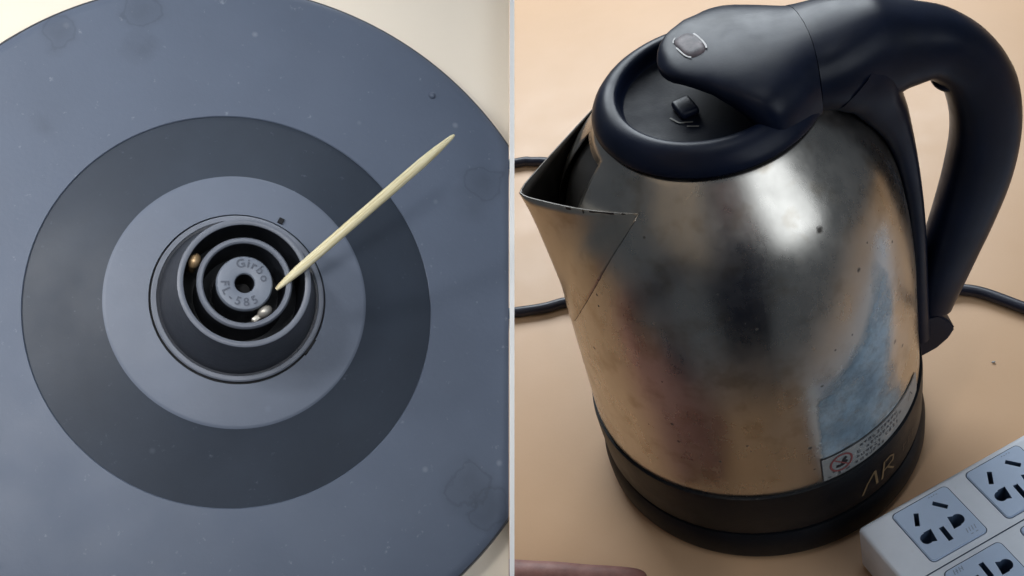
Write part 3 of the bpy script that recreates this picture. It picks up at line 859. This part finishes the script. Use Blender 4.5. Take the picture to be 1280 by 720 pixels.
# small locating notches in the plate
for x, y, ang, l in ((.0097, .0178, 62, .0014), (.0153, -.0112, 55, .0042)):
    bm = rbox_bm(l, .0012 if l < .002 else .0007, .0005, .0001, 1)
    o = from_bm('notch', bm, M['void'], PB, False); o.location = (x, y, .0108); o.rotation_euler = (0, 0, R(ang))

# toothpick
tip_l = Vector((.0066, -.0012, .0248)); end_l = Vector((.0422, .0276, .0445))
BW = lambda p: BO + BM3 @ p
a, b = BW(tip_l), BW(end_l)
TP = bpy.data.objects
d = (b - a); ln = d.length
prof = [(0, .00035), (.012, .00050), (.06, .00080), (.13, .00105), (.3, .00108), (.6, .00110), (.82, .00108), (.9, .00088), (.96, .00060), (.985, .00045), (1, .0002)]
bm = bmesh.new(); secs = []
for u, r in prof: secs.append([Vector((u * ln, r * cos(2 * pi * k / 14), r * sin(2 * pi * k / 14))) for k in range(14)])
bm = loft_bm(secs)
o = from_bm('toothpick', bm, M['bamboo'], None, True, 50)
o.location = a; o.rotation_euler = d.to_track_quat('X', 'Z').to_euler()
o['label'] = 'pale wooden toothpick poking into the ringed connector of the bare base'; o['category'] = 'toothpick'

# ================================================================== hand resting at the front of the table
def skinned(name, verts, edges, radii, root, mat, parent, sub=2):
    me = bpy.data.meshes.new(name); me.from_pydata([Vector(v) for v in verts], edges, [])
    o = bpy.data.objects.new(name, me); COL.objects.link(o)
    md = o.modifiers.new('skin', 'SKIN'); md.use_smooth_shade = True
    for i, r in enumerate(radii):
        me.skin_vertices[0].data[i].radius = (r, r)
        me.skin_vertices[0].data[i].use_root = (i == root)
    s = o.modifiers.new('sub', 'SUBSURF'); s.levels = sub; s.render_levels = sub
    bpy.context.view_layer.update()
    new = bpy.data.meshes.new_from_object(o.evaluated_get(bpy.context.evaluated_depsgraph_get()))
    bpy.data.objects.remove(o); bpy.data.meshes.remove(me)
    new.name = name; new.materials.clear()
    return link(name, new, mat, parent)
hd = Vector((.972, -.235, 0)).normalized()          # pointing direction
hs = Vector((-hd.y, hd.x, 0)) * -1                   # towards the viewer
W0 = Vector((-.1785, -.0728, 0))
hp = lambda f, s, z: W0 + hd * f + hs * s + Vector((0, 0, z))
V = []; E = []; RD = []
def add(p, r, prev=None):
    V.append(p); RD.append(r)
    if prev is not None: E.append((prev, len(V) - 1))
    return len(V) - 1
wrist = add(hp(-.035, .026, .024), .021)
pc0 = add(hp(.0, .026, .022), .020, wrist)
for s0, s1, f0, seg, r in ((-.003, -.012, .050, (.026, .021, .017), .0086), (.016, .010, .058, (.036, .026, .020), .0094), (.036, .036, .060, (.040, .029, .021), .0098), (.055, .062, .055, (.036, .025, .020), .0095)):
    k0 = add(hp(.022, .026 + (s0 - .026) * .55, .021), .0135, pc0)
    k = add(hp(f0, s0, .021), r * 1.12, k0)
    f = f0; z = .021; s = s0
    for j, lsg in enumerate(seg):
        fm, zm, sm = f, z, s
        f += lsg * (.98, .97, .93)[j]; z -= lsg * (.12, .22, .12)[j]; s += (s1 - s0) * (.4, .35, .25)[j]
        k = add(hp((f + fm) / 2, (s + sm) / 2, max((z + zm) / 2, r * .80)), r * (.93, .86, .84)[j], k)
        k = add(hp(f, s, max(z, r * .80)), r * (.96, .90, .78)[j], k)
    k = add(hp(f + .0045, s + (s1 - s0) * .06, max(z - .001, r * .7)), r * .52, k)
t0 = add(hp(.004, .052, .018), .0150, pc0)
t1 = add(hp(.032, .076, .015), .0115, t0); t2 = add(hp(.056, .084, .012), .0105, t1); t3 = add(hp(.078, .083, .0105), .0082, t2)
# forearm, upper arm, trunk and the other arm of the same person, who leans over the table edge behind the camera
fa = add(Vector((-.262, -.105, .034)), .027, wrist); fa2 = add(Vector((-.335, -.190, .046)), .034, fa)
el = add(Vector((-.395, -.330, .055)), .038, fa2); ua = add(Vector((-.365, -.500, .210)), .052, el)
sh = add(Vector((-.260, -.660, .400)), .080, ua)
ch = add(Vector((0, -.665, .350)), .185, sh)
ab = add(Vector((0, -.660, .120)), .175, ch); hip = add(Vector((0, -.680, -.120)), .180, ab)
for sx in (-1, 1):
    th = add(Vector((.10 * sx, -.82, -.30)), .095, hip); kn = add(Vector((.11 * sx, -.80, -.62)), .062, th)
    an = add(Vector((.11 * sx, -.83, -1.02)), .042, kn); toe = add(Vector((.12 * sx, -.70, -1.06)), .036, an)
nk = add(Vector((0, -.655, .560)), .060, ch); hd1 = add(Vector((0, -.630, .660)), .088, nk); hd2 = add(Vector((0, -.620, .780)), .086, hd1)
sh2 = add(Vector((.260, -.660, .400)), .080, ch); el2 = add(Vector((.340, -.600, .180)), .050, sh2)
fb = add(Vector((.215, -.540, .330)), .034, el2); wr2 = add(Vector((.125, -.475, .470)), .024, fb)
pm2 = add(Vector((.105, -.462, .520)), .026, wr2)
for dz, dx in ((.0, -.030), (.018, -.034), (.036, -.032), (.054, -.026)):
    g = add(Vector((.092, -.455, .516 + dz * .8)), .0095, pm2); g2 = add(Vector((.092 + dx, -.446, .522 + dz)), .0088, g); add(Vector((.092 + dx * 1.5, -.462, .524 + dz)), .0075, g2)
g = add(Vector((.085, -.485, .520)), .0105, pm2); add(Vector((.060, -.492, .545)), .009, g)
PN = skinned('person', V, E, RD, 0, M['skin'], None)
# clothing: the faces of trunk, legs and sleeves take the dark cloth
PN.data.materials.append(M['sleeve']); PN.data.materials.append(M['hair'])
for f in PN.data.polygons:
    c_ = f.center
    hand_l = c_.y > -.16 and c_.z < .12
    hand_r = c_.y > -.50 and c_.z > .40
    head = c_.z > .585 and abs(c_.x) < .14
    if head: f.material_index = 2 if (c_.z > .76 or c_.y < -.65) else 0
    elif not (hand_l or hand_r): f.material_index = 1
PN['label'] = 'hand of a person resting flat on the table below the kettle'; PN['category'] = 'person'
